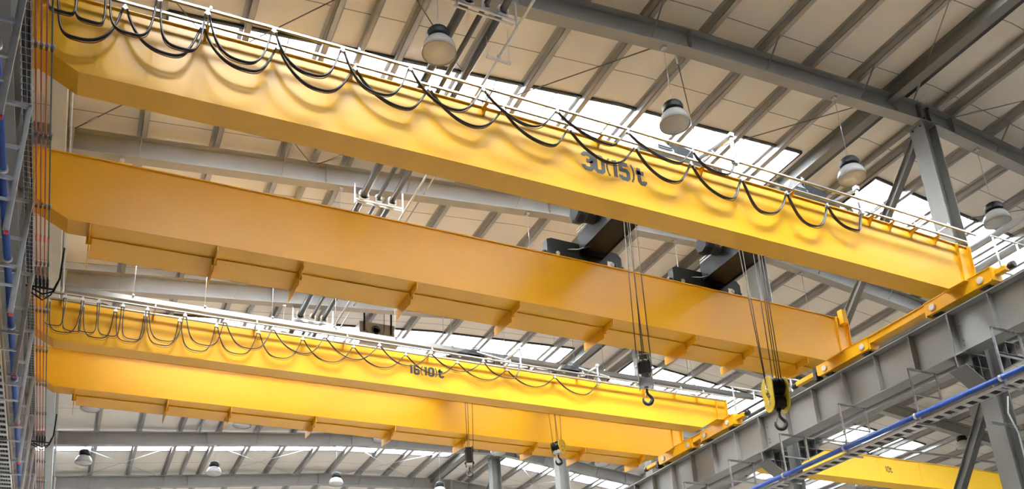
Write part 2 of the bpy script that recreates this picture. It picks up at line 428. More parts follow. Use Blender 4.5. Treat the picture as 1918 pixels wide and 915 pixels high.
# K bracing in the column row
def diag(a, b_, lab):
    t = thing('column_brace', lab, 'brace', a)
    b = MB().bar(a, b_, .03, .22, (0,0,1)); v = Vector(b_)-Vector(a)
    for s in (-1, 1):
        up = Vector((1,0,0)).cross(v.normalized()).normalized()
        b.bar(Vector(a)+up*.1*s, Vector(b_)+up*.1*s, .2, .014, up)
    build(b, 'strut', 'steel', t)
    g = MB().box(19.2, 19.22, a[1]-.02, a[1]+.45, a[2]-.35, a[2]+.05)
    build(g, 'gusset_plate', 'steel', t)
diag((19.25, 12.98, 15.45), (19.25, 17.9, 10.3), 'slanting grey brace from the nearest column top down behind the crane truck')
diag((19.25, 12.98, 7.8), (19.25, 17.3, 1.5), 'slanting grey brace below the blue pipe, left of the lower column')
diag((19.25, 33.6, 7.8), (19.25, 38.3, 1.5), 'slanting grey brace low down beside the fourth column')
diag((19.25, 40.5, 14.6), (19.25, 46.8, 10.5), 'slanting grey brace beyond the farthest column, near the small dark hook')

def runway(xw, z0, z1, lab, side, mm, y0=YB+.02, y1=YF-.02, half=.24, rail=.12):
    t = thing('runway_girder', lab, 'crane runway', (xw, 12, z0))
    b = MB().box(xw-half, xw+half, y0, y1, z0, z0+.03).box(xw-.012, xw+.012, y0, y1, z0+.03, z1-.03).box(xw-half, xw+half, y0, y1, z1-.03, z1)
    g = build(b, 'girder', mm, t)
    y = 11.66-1.147*3; k = 0
    while y < (44 if side < 0 else 28):
        for s in ((-1,) if side < 0 else (side,)):
            build(MB().box(min(xw+s*.012, xw+s*(half-.05)), max(xw+s*.012, xw+s*(half-.05)), y-.008, y+.008, z0+.14 if k % 2 else z0+.03, z1-.03), 'web_stiffener', mm, g)
        y += 1.147 if side < 0 else 2.294; k += 1
    b = MB().box(xw-.035, xw+.035, y0, y1, z1, z1+rail*.35).box(xw-.022, xw+.022, y0, y1, z1+rail*.35, z1+rail*.7).box(xw-.035, xw+.035, y0, y1, z1+rail*.7, z1+rail)
    build(b, 'rail', 'rail', t)
    return t
t = runway(18.5, 8.76, 9.88, 'big light grey runway girder with stiffeners carrying the cranes at the right', -1, 'steel_lt')
for y in FR[:4]:
    b = MB()
    for dy in (-.12, .12):
        for zz in (9.0, 9.12, 9.5, 9.62): b.lathe((18.487, y+dy, zz), [(.022, -.03), (.022, 0)], 8, 'x')
    for dx in (-.19, -.14):
        for dy in (-.2, -.1, .1, .2): b.lathe((18.5+dx, y+dy, 8.72), [(.02, 0), (.02, .04)], 8, 'z')
    b.box(18.27, 18.49, y-.012, y+.012, 8.78, 9.85)
    build(b, 'bolted_splice', 'steel', t)
runway(-1.56, 8.76, 9.88, 'left grey runway girder seen from below beside the cable frames', 1, 'steel_lt')
runway(20.35, 9.30, 9.56, 'smaller grey runway girder behind the columns, for the neighbouring 10t crane', 1, 'steel_lt', half=.15, rail=.06)
runway(34.1, 9.30, 9.56, 'far right runway girder carrying the other end of the 10t crane', 1, 'steel_lt', half=.15, rail=.06)

# ------------------------------------------------------------------ stencil lettering
GL = {
 '3': (.62, [[(0.02,.80),(.02,.88),(.14,1),(.48,1),(.60,.88),(.60,.62),(.50,.52),(.22,.52)], [(.50,.52),(.60,.42),(.60,.12),(.48,0),(.14,0),(.02,.12),(.02,.22)]]),
 '0': (.62, [[(.05,.12),(.05,.88),(.17,1),(.45,1),(.57,.88),(.57,.12),(.45,0),(.17,0),(.05,.12)]]),
 '1': (.34, [[(.0,.92),(.2,.96),(.2,-.04)]]),
 '5': (.62, [[(.58,1),(.06,1),(.06,.58),(.46,.58),(.58,.46),(.58,.12),(.46,0),(.16,0),(.03,.12),(.03,.2)]]),
 '6': (.62, [[(.57,.84),(.45,1),(.17,1),(.05,.88),(.05,.12),(.17,0),(.45,0),(.57,.12),(.57,.44),(.45,.56),(.12,.56)]]),
 't': (.60, [[(.14,1.04),(.14,.14),(.26,.0),(.46,0),(.56,.12),(.56,.2)], [(-.08,.70),(.50,.70)]]),
 '(': (.22, [[(.20,1.1),(.07,.85),(.02,.5),(.07,.15),(.20,-.1)]]),
 ')': (.22, [[(.0,1.1),(.13,.85),(.18,.5),(.13,.15),(.0,-.1)]]),
}
def stroke(mb, pts, w, P):
    n = len(pts); out = []
    closed = pts[0] == pts[-1]
    for i, p in enumerate(pts):
        a = pts[i-1] if i else (pts[-2] if closed else None); c = pts[i+1] if i < n-1 else (pts[1] if closed else None)
        d1 = Vector((p[0]-a[0], p[1]-a[1])).normalized() if a else None
        d2 = Vector((c[0]-p[0], c[1]-p[1])).normalized() if c else None
        if d1 is None: d1 = d2
        if d2 is None: d2 = d1
        n1 = Vector((-d1.y, d1.x)); n2 = Vector((-d2.y, d2.x)); m = (n1+n2).normalized(); k = w/2/max(.4, m.dot(n1))
        out.append(((p[0]+m.x*k, p[1]+m.y*k), (p[0]-m.x*k, p[1]-m.y*k)))
    for q, r in zip(out, out[1:]):
        mb.hexa([P(*q[0], 0), P(*r[0], 0), P(*r[1], 0), P(*q[1], 0), P(*q[0], 1), P(*r[0], 1), P(*r[1], 1), P(*q[1], 1)])
def lettering(txt, h, width, P3, parent, bold=.25):
    # P3(u, v, d): metres along, up, out of the surface
    tot = sum(GL[c][0]+.2 for c in txt)-.2; sx = width/tot; x = 0; mb = MB()
    for c in txt:
        w, strokes = GL[c]
        for s in strokes:
            wd = bold if c not in '()' else bold*.45
            stroke(mb, s, wd, lambda u, v, d, x=x: P3((x+u)*sx, v*h, d*.002))
        x += w+.2
    return build(mb, 'lettering', 'letter', parent)

# ------------------------------------------------------------------ bridge cranes
def cab(amp): return lambda x: amp*max(0, 1-((x-8.5)/10.2)**2)

def girder_part(t, y0, w, zb, zt, x0, x1, camf, m='yellow', cham=.6, up=.36, top_over=.035):
    """box girder: x0..x1 flat underside, chamfers rising to the trucks"""
    xe0, xe1 = x0-cham-.52, x1+cham+.42
    rows = [(xe0, zb+up, zt-.02), (x0-cham, zb+up, zt-.02)]
    n = 14
    for i in range(n+1):
        x = x0+(x1-x0)*i/n; rows.append((x, zb+camf(x), zt-.02+camf(x)))
    rows += [(x1+cham, zb+up, zt-.02), (xe1, zb+up, zt-.02)]
    g = build(MB().sweepclosed(rows, y0, y0+w), 'girder', m, t)
    fl = [(r[0], r[2], r[2]+.022) for r in rows]
    build(MB().sweepclosed(fl, y0-top_over, y0+w+top_over), 'top_flange', m, g)
    rl = [(r[0], r[2]+.022, r[2]+.07) for r in rows[1:-1]]
    build(MB().sweepclosed(rl, y0+w/2-.025, y0+w/2+.025), 'trolley_rail', 'rail', g)
    # end stiffener and end plate
    for xx, nm in ((x1+cham+.02, 'stiffener'), (x0-cham-.02, 'stiffener')):
        s = -1 if xx > 8 else 1
        b = MB().prism([(y0-.09, zt-.01), (y0, zt-.01), (y0, zb+up+.01), (y0-.03, zb+up+.01)], xx-.01, xx+.01, 'x')
        build(b, 'stiffener', m, g)
    for xx in (xe1, xe0):
        b = MB().prism([(y0-.10, zt), (y0+w+.05, zt), (y0+w+.05, zb+up-.01), (y0-.06, zb+up-.01)], xx-.012, xx+.012, 'x')
        build(b, 'end_plate', m, g)
    for xx, s in ((x1+cham, 1), (x0-cham, -1)):
        xa, xb = sorted((xx-.03*s, xx+.42*s)); build(MB().box(xa, xb, y0-.05, y0+w+.03, zb+up-.022, zb+up-.002), 'bearing_plate', m, g)
    return g, rows

def walkway(t, y0, y1, z, x0, x1, gussets, camf, ynear, m='yellow'):
    n = 10; rows = []
    for i in range(n+1):
        x = x0+(x1-x0)*i/n; rows.append((x, z+camf(x), z+.012+camf(x)))
    b = MB().sweepclosed(rows, y0, y1)
    rows2 = [(r[0], r[1], r[1]+.10) for r in rows]
    b.sweepclosed(rows2, y1-.012, y1)
    w = build(b, 'walkway', m, t)
    b = MB().sweepclosed([(r[0], r[1]-.028, r[1]) for r in rows], y0-.035, y0+.012)
    build(b, 'edge_strip', m, w)
    for x in gussets:
        zz = z+camf(x)
        b = MB().prism([(ynear+.005, zz-.002), (y1+.12, zz-.002), (y1+.12, zz-.22), (y0-.02, zz-.30), (y0-.06, zz-.17), (ynear+.005, zz-.17)], x-.008, x+.008, 'x')
        b.box(x-.05, x+.05, y0-.075, y0-.06, zz-.19, zz-.002)
        build(b, 'bracket', m, w)
    # galvanised handrail on the outer edge, upper parts only
    return w

def truck(t, ylist, z, side, m='yellow', xin=18.3, wid=.36, mirror=None):
    """end truck along y with wheel boxes; ylist: (buffer, box1a, box1b, box2a, box2b, tail)"""
    bu, a0, a1, b0, b1, tail = ylist
    def X(x): return x if mirror is None else 2*mirror-x
    def bx(b, x0, x1, *r):
        p, q = sorted((X(x0), X(x1))); b.box(p, q, *r)
    zt = z+.38
    tr = MB()
    for p, q in ((a0, a1), (b0, b1)):
        tr.v, tr.f = tr.v, tr.f
        pts = [(p, z+.10), (p+.06, z+.06), (q-.06, z+.06), (q, z+.10), (q, zt), (p, zt)]
        xa, xb = sorted((X(xin), X(xin+wid)))
        tr.prism(pts, xa, xb, 'x')
    bx(tr, xin+.03, xin+wid-.03, a1-.15, b0+.15, z+.20, zt-.01)
    bx(tr, xin+.10, xin+.26, bu+.10, a0, z+.20, z+.32)
    bx(tr, xin+.10, xin+.26, b1, tail-.1, z+.20, z+.32)
    o = build(tr, 'end_truck', m, t)
    fl = MB()
    bx(fl, xin-.02, xin+wid+.02, a0, a1, zt, zt+.018); bx(fl, xin-.02, xin+wid+.02, b0, b1, zt, zt+.018)
    bx(fl, xin-.015, xin+.1, a1-.02, b0+.02, zt-.012, zt+.004)
    bx(fl, xin+.02, xin+.34, a0-.012, a0+.012, z+.06, zt+.03); bx(fl, xin+.02, xin+.34, a1-.012, a1+.03, z+.04, zt)
    bx(fl, xin+.02, xin+.34, b0-.03, b0+.012, z+.04, zt)
    build(fl, 'truck_plate', m, o)
    for yy in (a0+.30, a1-.22, b0+.22, b1-.30):
        w = MB(); c = (X(xin+wid/2), yy, z+.145)
        w.lathe(c, [(.10, -.09), (.165, -.075), (.165, -.055), (.14, -.05), (.14, .05), (.165, .055), (.165, .075), (.10, .09)], 20, 'x')
        wo = build(w, 'wheel', 'dark', o)
        s = -1 if mirror is None else 1
        c2 = (X(xin), yy, z+.20)
        hb = MB().lathe(c2, [(.085, s*.0), (.085, s*.03), (.07, s*.035)] if s < 0 else [(.07, .035), (.085, .03), (.085, 0)], 18, 'x')
        build(hb, 'axle_cap', 'pale', wo)
        h2 = MB().lathe(c2, [(.105, 0), (.105, .016*s)] if s > 0 else [(.105, -.016), (.105, 0)], 18, 'x')
        build(h2, 'bearing_ring', m, wo)
    for yy, d in ((bu, -1), (tail, 1)):
        q = MB().lathe((X(xin+.18), yy, z+.26), [(.075, -.11), (.085, -.09), (.085, .02), (.06, .06)] if d < 0 else [(.06, -.06), (.085, -.02), (.085, .09), (.075, .11)], 14, 'y')
        build(q, 'buffer', 'rubber', o)
    g = MB(); bx(g, xin+.01, xin+.20, b1-.0, b1+.16, z+.02, z+.42); bx(g, xin-.03, xin+.1, b1+.02, b1+.13, z-.02, z+.2)
    build(g, 'drive_motor', 'black', o)
    g = MB().lathe((X(xin+wid+.2), b1-.3, z+.25), [(.09, -.16), (.1, -.14), (.1, .14), (.09, .16)], 14, 'x')
    build(g, 'gearbox', 'black', o)
    return o

def tracks(t, yA, yB_, z, x0, x1, brs, camf, yface, ztop, m='yellow'):
    out = []
    for yy, zz, nm in ((yA, z+.02, 'outer'), (yB_, z-.02, 'inner')):
        n = 12; b = MB(); rows = []
        for i in range(n+1):
            x = x0+(x1-x0)*i/n; rows.append((x, zz+camf(x)-.022, zz+camf(x)+.022))
        b.sweepclosed([(r[0], r[2]-.006, r[2]) for r in rows], yy-.022, yy+.022)
        b.sweepclosed(rows, yy-.022, yy-.017); b.sweepclosed(rows, yy+.017, yy+.022)
        b.sweepclosed([(r[0], r[1], r[1]+.005) for r in rows], yy-.022, yy-.008)
        b.sweepclosed([(r[0], r[1], r[1]+.005) for r in rows], yy+.008, yy+.022)
        out.append(build(b, 'festoon_track', 'alu', t))
    for i, x in enumerate(brs):
        c = camf(x)
        b = MB().box(x-.035, x+.035, yB_-.02, yface+.01, ztop-.05+c, ztop-.036+c)
        b.prism([(yface, ztop-.036+c), (yB_-.02, ztop-.05+c), (yface-.03, ztop-.20+c), (yface, ztop-.22+c)], x-.006, x+.006, 'x')
        b.box(x-.035, x+.035, yface-.008, yface, ztop-.22+c, ztop-.04+c)
        bb = build(b, 'track_bracket', m, t)
        b = MB().box(x-.016, x+.016, yA-.03, yB_+.10, z+.028+c, z+.055+c)
        b.box(x-.02, x+.02, yA-.035, yA+.035, z+.03+c, z+.075+c)
        b.lathe((x, yA, z+.07+c), [(.014, 0), (.014, .05)], 8).lathe((x, yB_, z+.05+c), [(.014, 0), (.014, .05)], 8)
        build(b, 'clamp_arm', 'galv', bb)
    return out

def festoon(label, anchors, bottoms, y, mth, strands, grp, ends=None, r=.014):
    t = thing('festoon_cable', label, 'cable', (anchors[0][0], y, anchors[0][1]), grp)
    rnd = random.Random(len(anchors)*7+int(y*10))
    for i, (x, z) in enumerate(anchors):
        b = MB().box(x-.03, x+.03, y-.02, y+.02, z-.012, z+.03).lathe((x, y-.028, z+.035), [(.018, 0), (.018, .056)], 8, 'y')
        b.box(x-.045, x+.045, y-.028, y+.028, z-.045, z-.012)
        build(b, 'cable_trolley', 'galv', t)
    for i in range(len(anchors)-1):
        (xa, za), (xb, zb) = anchors[i], anchors[i+1]; bx_, bz = bottoms[i]
        for s in range(strands):
            rr = r*(1.0 if s == 0 else (.75 if s == 1 else .42)); dz = (0, .02, -.035, .05)[s]; oy = (-.016, .016, .0, .03)[s]
            mat_ = 'rubber' if s != 2 else 'redcable'
            P = []
            span = xb-xa; N = 22
            off = bx_-(xa+xb)/2 + (rnd.uniform(-.04, .04) if s == 2 else 0)
            tight = max(0, min(1, (1.5-abs(span))/1.2))       # bulging when pushed together
            for k in range(N+1):
                u = k/N; e = 2*u-1
                zc = za*(1-u)+zb*u
                zz = zc-.03 + (bz+dz-zc+.03)*(1-abs(e)**(2.0+1.6*tight))
                bulge = tight*math.sin(2*PI*u)*-.10
                xx = xa+.03+(span-.06)*u + off*math.sin(PI*u)**2 + bulge
                P.append((xx, y+oy*(1+.6*math.sin(PI*u)), zz))
            build(MB().tube(P, rr, 7), 'cable_loop', mat_, t)
    return t

# ---- front crane 30(15)t
cA = cab(.13); cB = cab(.08)
crane = thing('bridge_crane', 'front yellow double-girder bridge crane lettered 30(15)t', 'bridge crane', (8.5, 14.3, 10.0))
gA, rowsA = girder_part(crane, 12.05, .52, 10.0, 11.36, -.66, 17.6, cA)
gB, rowsB = girder_part(crane, 16.05, .50, 10.0, 11.42, -.70, 17.65, cB)
walkway(crane, 16.56, 17.32, 10.0, -.3, 17.6, (-.32, 1.95, 3.64, 6.07, 8.52, 10.98, 13.4, 15.2, 17.0), cB, 16.05)
truck(crane, (11.05, 11.42, 13.3, 15.15, 17.05, 18.1), 10.0, 1)
truck(crane, (11.05, 11.42, 13.3, 15.15, 17.05, 18.1), 10.0, -1, mirror=8.47)
tracks(crane, 11.60, 11.86, 11.36, -1.3, 18.45, (-1.4, 1.05, 3.43, 5.9, 8.32, 10.75, 13.1, 15.42, 16.05, 16.72, 17.5), cA, 12.05, 11.36)
lettering('30(15)t', .335, 1.40, lambda u, v, d: (7.95+u, 12.048-d, 10.62+.115+v-u*.02), crane, .27)
# cable outlets and truck end upstand
b = MB().box(18.40, 18.55, 15.86, 16.03, 11.2, 11.62)
build(b, 'trolley_stop', 'yellow', crane)
b = MB()
for p, q in (((18.45, 16.6, 11.4), (18.45, 16.6, 12.3)), ((18.2, 16.6, 11.4), (18.2, 16.6, 12.3)), ((18.2, 16.6, 12.3), (18.45, 16.6, 12.3))): pass
# collector frame at the truck end (galvanised angle frame)
def collector(t, x, y, z):
    b = MB()
    b.bar((x, y, z), (x, y, z+1.0), .035, .035).bar((x+.85, y, z+.55), (x+.85, y, z+1.0), .035, .035)
    b.bar((x-.05, y, z+1.0), (x+1.2, y, z+1.0), .035, .035).bar((x, y, z+.02), (x+.45, y, z+.02), .04, .04)
    b.bar((x, y, z+.02), (x-.3, y+.05, z-.02), .05, .04)
    build(b, 'collector_frame', 'galv', t)
collector(crane, 18.95, 11.55, 10.45)

UA = [(-1.12,11.33),(-.80,11.33),(-.40,11.33),(0.30,11.36),(1.01,11.37),(2.03,11.40),(3.15,11.42),(4.33,11.44),(5.70,11.45),(7.19,11.45),(8.73,11.44),(10.24,11.43),(11.32,11.47)]
UB = [(-.96,10.62),(-.58,10.58),(-.05,10.56),(0.68,10.54),(1.56,10.61),(2.65,10.72),(3.77,10.71),(5.08,10.81),(6.57,10.92),(8.21,11.00),(9.73,11.02),(10.87,11.07)]
LA = [(-1.1,11.28),(-.15,11.27),(0.98,11.31),(2.15,11.33),(3.44,11.35),(4.78,11.36),(6.21,11.37),(7.57,11.36),(9.04,11.36),(10.38,11.35),(11.65,11.32),(12.85,11.29),(13.99,11.27),(14.99,11.30)]
LB = [(-.75,10.45),(0.50,10.60),(1.66,10.70),(2.85,10.70),(4.25,10.79),(5.57,10.81),(7.07,10.85),(8.40,10.82),(9.80,10.77),(11.17,10.73),(12.12,10.62),(13.41,10.61),(14.64,10.80)]
festoon('black cables looped along the outer track of the front 30(15)t girder', UA, UB, 11.60, 1, 3, None, r=.017)
festoon('black cables looped along the inner track of the front 30(15)t girder, hanging lower', LA, LB, 11.86, 1, 3, None, r=.019)

# ---- rear crane 16(10)t
c0 = lambda x: 0.0
crane2 = thing('bridge_crane', 'farther yellow double-girder bridge crane lettered 16(10)t', 'bridge crane', (8.5, 22.5, 10.0))
gC, _ = girder_part(crane2, 21.2, .46, 10.0, 11.06, -.87, 17.43, c0)
gD, _ = girder_part(crane2, 23.93, .45, 10.0, 11.06, -.84, 17.65, c0)
walkway(crane2, 24.39, 25.1, 10.0, -.3, 17.5, (-.34, 1.92, 3.56, 5.9, 8.26, 10.61, 13.0, 14.75, 17.05), c0, 23.93)
truck(crane2, (20.3, 20.75, 22.45, 22.95, 24.9, 25.9), 10.0, 1)
truck(crane2, (20.3, 20.75, 22.45, 22.95, 24.9, 25.9), 10.0, -1, mirror=8.47)
tracks(crane2, 20.80, 21.05, 10.98, -1.2, 18.35, (-.8, 1.2, 3.58, 5.89, 8.25, 10.6, 12.96, 15.3, 16.46, 17.31), c0, 21.2, 11.06)
lettering('16(10)t', .225, .98, lambda u, v, d: (7.74+u, 21.197-d, 10.44+v), crane2, .27)
collector(crane2, 18.6, 20.9, 10.42); collector(crane2, 20.0, 20.6, 10.9)
CU = [(-1.10,10.93),(-0.73,10.93),(-0.37,10.93),(-0.03,10.93),(0.49,10.93),(1.03,10.93),(1.88,10.93),(2.81,10.93),(3.98,10.93),(5.30,10.93),(6.76,10.93),(8.20,10.93),(9.76,10.93),(10.92,10.93)]
CUB = [(-.92,10.15),(-0.50,10.07),(-0.22,10.09),(0.25,10.08),(0.77,10.08),(1.46,10.15),(2.37,10.19),(3.41,10.27),(4.73,10.35),(6.07,10.39),(7.50,10.43),(9.01,10.49),(10.52,10.50)]
CL = [(-1.07,10.90),(-0.36,10.90),(0.35,10.90),(1.01,10.90),(1.79,10.90),(2.65,10.90),(3.67,10.90),(4.79,10.90),(6.13,10.90),(7.58,10.90),(9.08,10.90),(10.60,10.90),(12.15,10.90),(13.62,10.90)]
CLB = [(-0.73,10.13),(0.00,10.11),(0.69,10.12),(1.43,10.15),(2.23,10.13),(3.17,10.20),(4.21,10.25),(5.49,10.34),(6.90,10.39),(8.39,10.42),(9.89,10.47),(11.41,10.47),(12.97,10.44)]
festoon('thin black cables looped along the outer track of the 16(10)t girder', CU, CUB, 20.80, 1, 3, None, r=.012)
festoon('thin black cables looped along the inner 16(10)t track, reaching farther right', CL, CLB, 21.05, 1, 3, None, r=.012)

# ---- neighbouring 10t crane
crane3 = thing('bridge_crane', 'bright yellow 10t bridge crane in the neighbouring bay at the lower right', 'bridge crane', (27, 23.2, 9.6))
rows = [(20.1, 9.86, 10.55), (20.9, 9.86, 10.58), (21.6, 9.62, 10.6), (32.7, 9.62, 10.6), (33.6, 9.86, 10.58), (34.3, 9.86, 10.55)]
g3 = build(MB().sweepclosed(rows, 23.0, 23.42), 'girder', 'yellow_far', crane3)
build(MB().sweepclosed([(r[0], r[2], r[2]+.02) for r in rows], 22.97, 23.45), 'top_flange', 'yellow_far', g3)
build(MB().sweepclosed([(r[0], r[1]-.02, r[1]) for r in rows], 22.93, 23.49), 'bottom_flange', 'yellow_far', g3)
b = MB()
for x in (22.5, 24.7, 26.9, 29.1, 31.3): b.box(x-.006, x+.006, 22.993, 23.0, 9.64, 10.56)
build(b, 'plate_joint', 'yellow_far', g3)
lettering('10t', .20, .33, lambda u, v, d: (27.25+u, 22.998-d, 10.05+v), crane3, .18)
for mir in (False, True):
    xx = 20.17 if not mir else 33.92
    b = MB().box(xx, xx+.3, 21.9, 24.6, 9.66, 9.88).box(xx+.05, xx+.25, 21.7, 24.8, 9.7, 9.8)
    o = build(b, 'end_truck', 'yellow_far', crane3)
    for yy in (22.15, 24.35):
        build(MB().lathe((xx+.15, yy, 9.72), [(.08, -.07), (.10, -.06), (.10, .06), (.08, .07)], 16, 'x'), 'wheel', 'dark', o)

# ------------------------------------------------------------------ hoist trolleys
def hoist_trolley(lab, x0, x1, yF, yR, z, zR, big=True, scale=1.0):
    """black crab on the rails: end carriages over both girders, drum beam between"""
    xm = (x0+x1)/2; W = x1-x0
    t = thing('hoist_trolley', lab, 'hoist trolley', (xm, (yF+yR)/2, z))
    z0c = z
    for yy, zz in ((yF, z), (yR, zR)):
        zb = zz+.045; h = (.30 if yy == yF else .52)*scale
        b = MB().prism([(x0+.06, zb), (x1-.05, zb), (x1, zb+.07), (x1, zb+h*.7), (x1-.1, zb+h*.92), (x1-.7*scale, zb+h*.98), (x0+.12, zb+h), (x0, zb+h*.9), (x0, zb+.08)], yy-.11, yy+.11)
        c = build(b, 'end_carriage', 'black', t)
        for q in (x0+.28, x1-.28):
            w = MB().lathe((q, yy, zz+.105), [(.07, -.07), (.10, -.06), (.085, -.05), (.085, .05), (.10, .06), (.07, .07)], 16, 'y')
            w_ = build(w, 'wheel', 'dark', c)
            build(MB().lathe((q, yy-.12, zz+.17), [(.05, -.015), (.055, .0), (.055, .02)], 14, 'y'), 'axle_cap', 'unit', w_)
        for q, s in ((x0, -1), (x1, 1)):
            build(MB().lathe((q, yy, zb+.17*scale), [(.045, min(0, s*.10)), (.045, max(0, s*.10))], 12, 'x'), 'buffer', 'rubber', c)
        b = MB().box(x1-.42, x1-.27, yy-.117, yy-.11, zb+.07, zb+.20)
        build(b, 'rating_plate', 'plate', c)
        b = MB().box(x1-.2, x1-.17, yy-.16, yy-.12, zb-.10, zb+.16)
        build(b, 'rail_guide', 'dark', c)
    zA = min(z, zR)+.28*scale+.02
    # hoist frame between the girders
    zh = z+.62*scale; zr = zR+.62*scale
    b = MB()
    xa, xb = xm-W*.06, xm+W*.22
    b.prism([(xa, zA+.10), (xb, zA+.02), (xb, zA+.40*scale), (xa, zA+.50*scale)], yF+.05, yR-.05)
    f = build(b, 'hoist_frame', 'black', t)
    b = MB().box(xa-.02, xa, yF+.1, yR-.1, zA+.08, zA+.56*scale).box(xb, xb+.03, yF+.1, yR-.1, zA-.02, zA+.44*scale)
    b.box(xa+.15, xb, yF+.2, yF+.24, zA-.05, zA+.1).box(xa+.15, xb, yR-.24, yR-.2, zA-.05, zA+.1)
    build(b, 'side_plate', 'black', f)
    # rope drum with grooves, axis along the bridge
    prof = []; L0, L1 = xa-.30*scale, xa+.75*scale; n = 40; R = .21*scale; yd = yR-.85*scale; zd = zA+.62*scale
    for i in range(n+1):
        prof.append((R-(.012 if i % 2 else 0), (L1-L0)*i/n))
    d = MB().lathe((L0, yd, zd), [(0.0, 0), (R+.03, 0), (R+.03, .03)] + [(p[0], .03+p[1]) for p in prof] + [(R+.03, L1-L0+.04), (R+.03, L1-L0+.07), (0, L1-L0+.07)], 24, 'x')
    build(d, 'rope_drum', 'dark', t)
    m_ = MB().lathe((L0-.24*scale, yd, zd), [(0, 0), (.22*scale, .0), (.27*scale, .04), (.27*scale, .22*scale), (0, .22*scale)], 8, 'x')
    m_.smooth = set(); build(m_, 'gearbox', 'black', t)
    m_ = MB().lathe((xa-.25*scale, yF+.7, zA+.52*scale), [(0, 0), (.12*scale, 0), (.19*scale, .03), (.19*scale, .7*scale), (.13*scale, .78*scale), (0, .78*scale)], 12, 'y')
    build(m_, 'hoist_motor', 'black', t)
    # cable tray along the frame
    tr = MB()
    for dz in (.52, .60):
        tr.bar((xa-.10, yF+.3, zA+dz*scale), (xa-.10, yR-.2, zA+dz*scale), .012, .03)
    y = yF+.35
    while y < yR-.2:
        tr.bar((xa-.10, y, zA+.52*scale), (xa-.10, y, zA+.60*scale), .012, .012); y += .22
    build(tr, 'cable_tray', 'galv', t)
    c = MB().tube([(xa-.35, yR-.1, zR+.34), (xa-.1, yR-.2, zR+.33), (xa+.1, yR-.4, zR+.36), (xa+.15, yR-.9, zR+.48), (xa+.05, yR-1.6, zR+.60)], .02, 8)
    build(c, 'motor_cable', 'rubber', t)
    # travel motor sticking out behind the rear carriage
    q = MB().lathe((x1-.12, yR+.1, zR+.20), [(.07, 0), (.085, .02), (.085, .32), (.06, .36), (.06, .42)], 14, 'y').lathe((x1-.02, yR+.16, zR+.30), [(.05, 0), (.05, .28)], 12, 'y')
    build(q, 'travel_motor', 'dark', t)
    # control boxes over the front girder
    b = MB().prism([(x0+.28, z+.34), (x0+.95, z+.34), (x0+.95, z+.52), (x0+.62, z+.74*scale), (x0+.50, z+.74*scale)], yF-.02, yF+.3)
    cb = build(b, 'control_box', 'unit' if big else 'dark', t)
    b = MB()
    for k in range(4): b.box(x0+.56, x0+.9, yF-.032, yF-.02, z+.38+k*.05, z+.40+k*.05)
    build(b, 'louvre', 'dark', cb)
    ch = MB()                                      # linked chain / loom over the frame
    for k in range(12): ch.bar((x0+.85+k*.09, yF-.02, z+.42-.012*k), (x0+.93+k*.09, yF-.02, z+.41-.012*k), .05, .045)
    build(ch, 'cable_chain', 'galv', cb)
    return t, xa, xb, zA
tr1 = hoist_trolley('left black hoist trolley of the 30(15)t crane, carrying the silver hook block', 9.42, 11.5, 12.31, 16.30, 11.48, 11.50)
tr2 = hoist_trolley('right black hoist trolley of the 30(15)t crane, carrying the big yellow hook block', 13.05, 15.2, 12.31, 16.30, 11.42, 11.48)
tr3 = hoist_trolley('small dark hoist trolley above the 16(10)t girder, left one', 9.0, 10.55, 21.43, 24.15, 11.08, 11.08, False, .62)
tr4 = hoist_trolley('small dark hoist trolley above the 16(10)t girder, right one', 12.35, 13.6, 21.43, 24.15, 11.08, 11.08, False, .62)

# towing arms from the trolleys out to the festoon tracks (parts of the trolleys)
def towing(t, x, yT, z, top, ytr, k=1.0, back=.65):
    b = MB().bar((x, ytr, z+.02), (x, ytr, top), .055*k, .055*k)
    b.box(x-.05*k, x+.05*k, ytr-.05*k, ytr+.05*k, top-.06, top+.03)
    b.bar((x, ytr, top-.05), (x-back*.35, yT+.1, top-.10), .055*k, .07*k)
    b.bar((x-back*.35, yT+.1, top-.10), (x-back, yT+.1, z+.45), .05*k, .05*k)
    b.lathe((x, ytr, z+.02), [(.05*k, -.1), (.055*k, -.08), (.055*k, .05)], 12, 'z')
    o = build(b, 'towing_arm', 'galv', t)
    build(MB().box(x-.06*k, x+.06*k, ytr-.05, ytr+.05, z-.05, z+.03), 'cable_clamp', 'unit', o)
    build(MB().tube([(x+.045, ytr, top-.1), (x+.055, ytr, z+.2), (x+.03, ytr-.02, z-.03)], .018*k, 8), 'lead_cable', 'rubber', o)
towing(tr1[0], 11.33, 12.31, 11.50, 12.17, 11.62)
towing(tr2[0], 15.02, 12.31, 11.34, 12.0, 11.86)
towing(tr3[0], 10.95, 21.4, 10.98, 11.55, 20.85, .8, .45)
towing(tr4[0], 13.64, 21.4, 10.98, 11.5, 21.05, .8, .4)

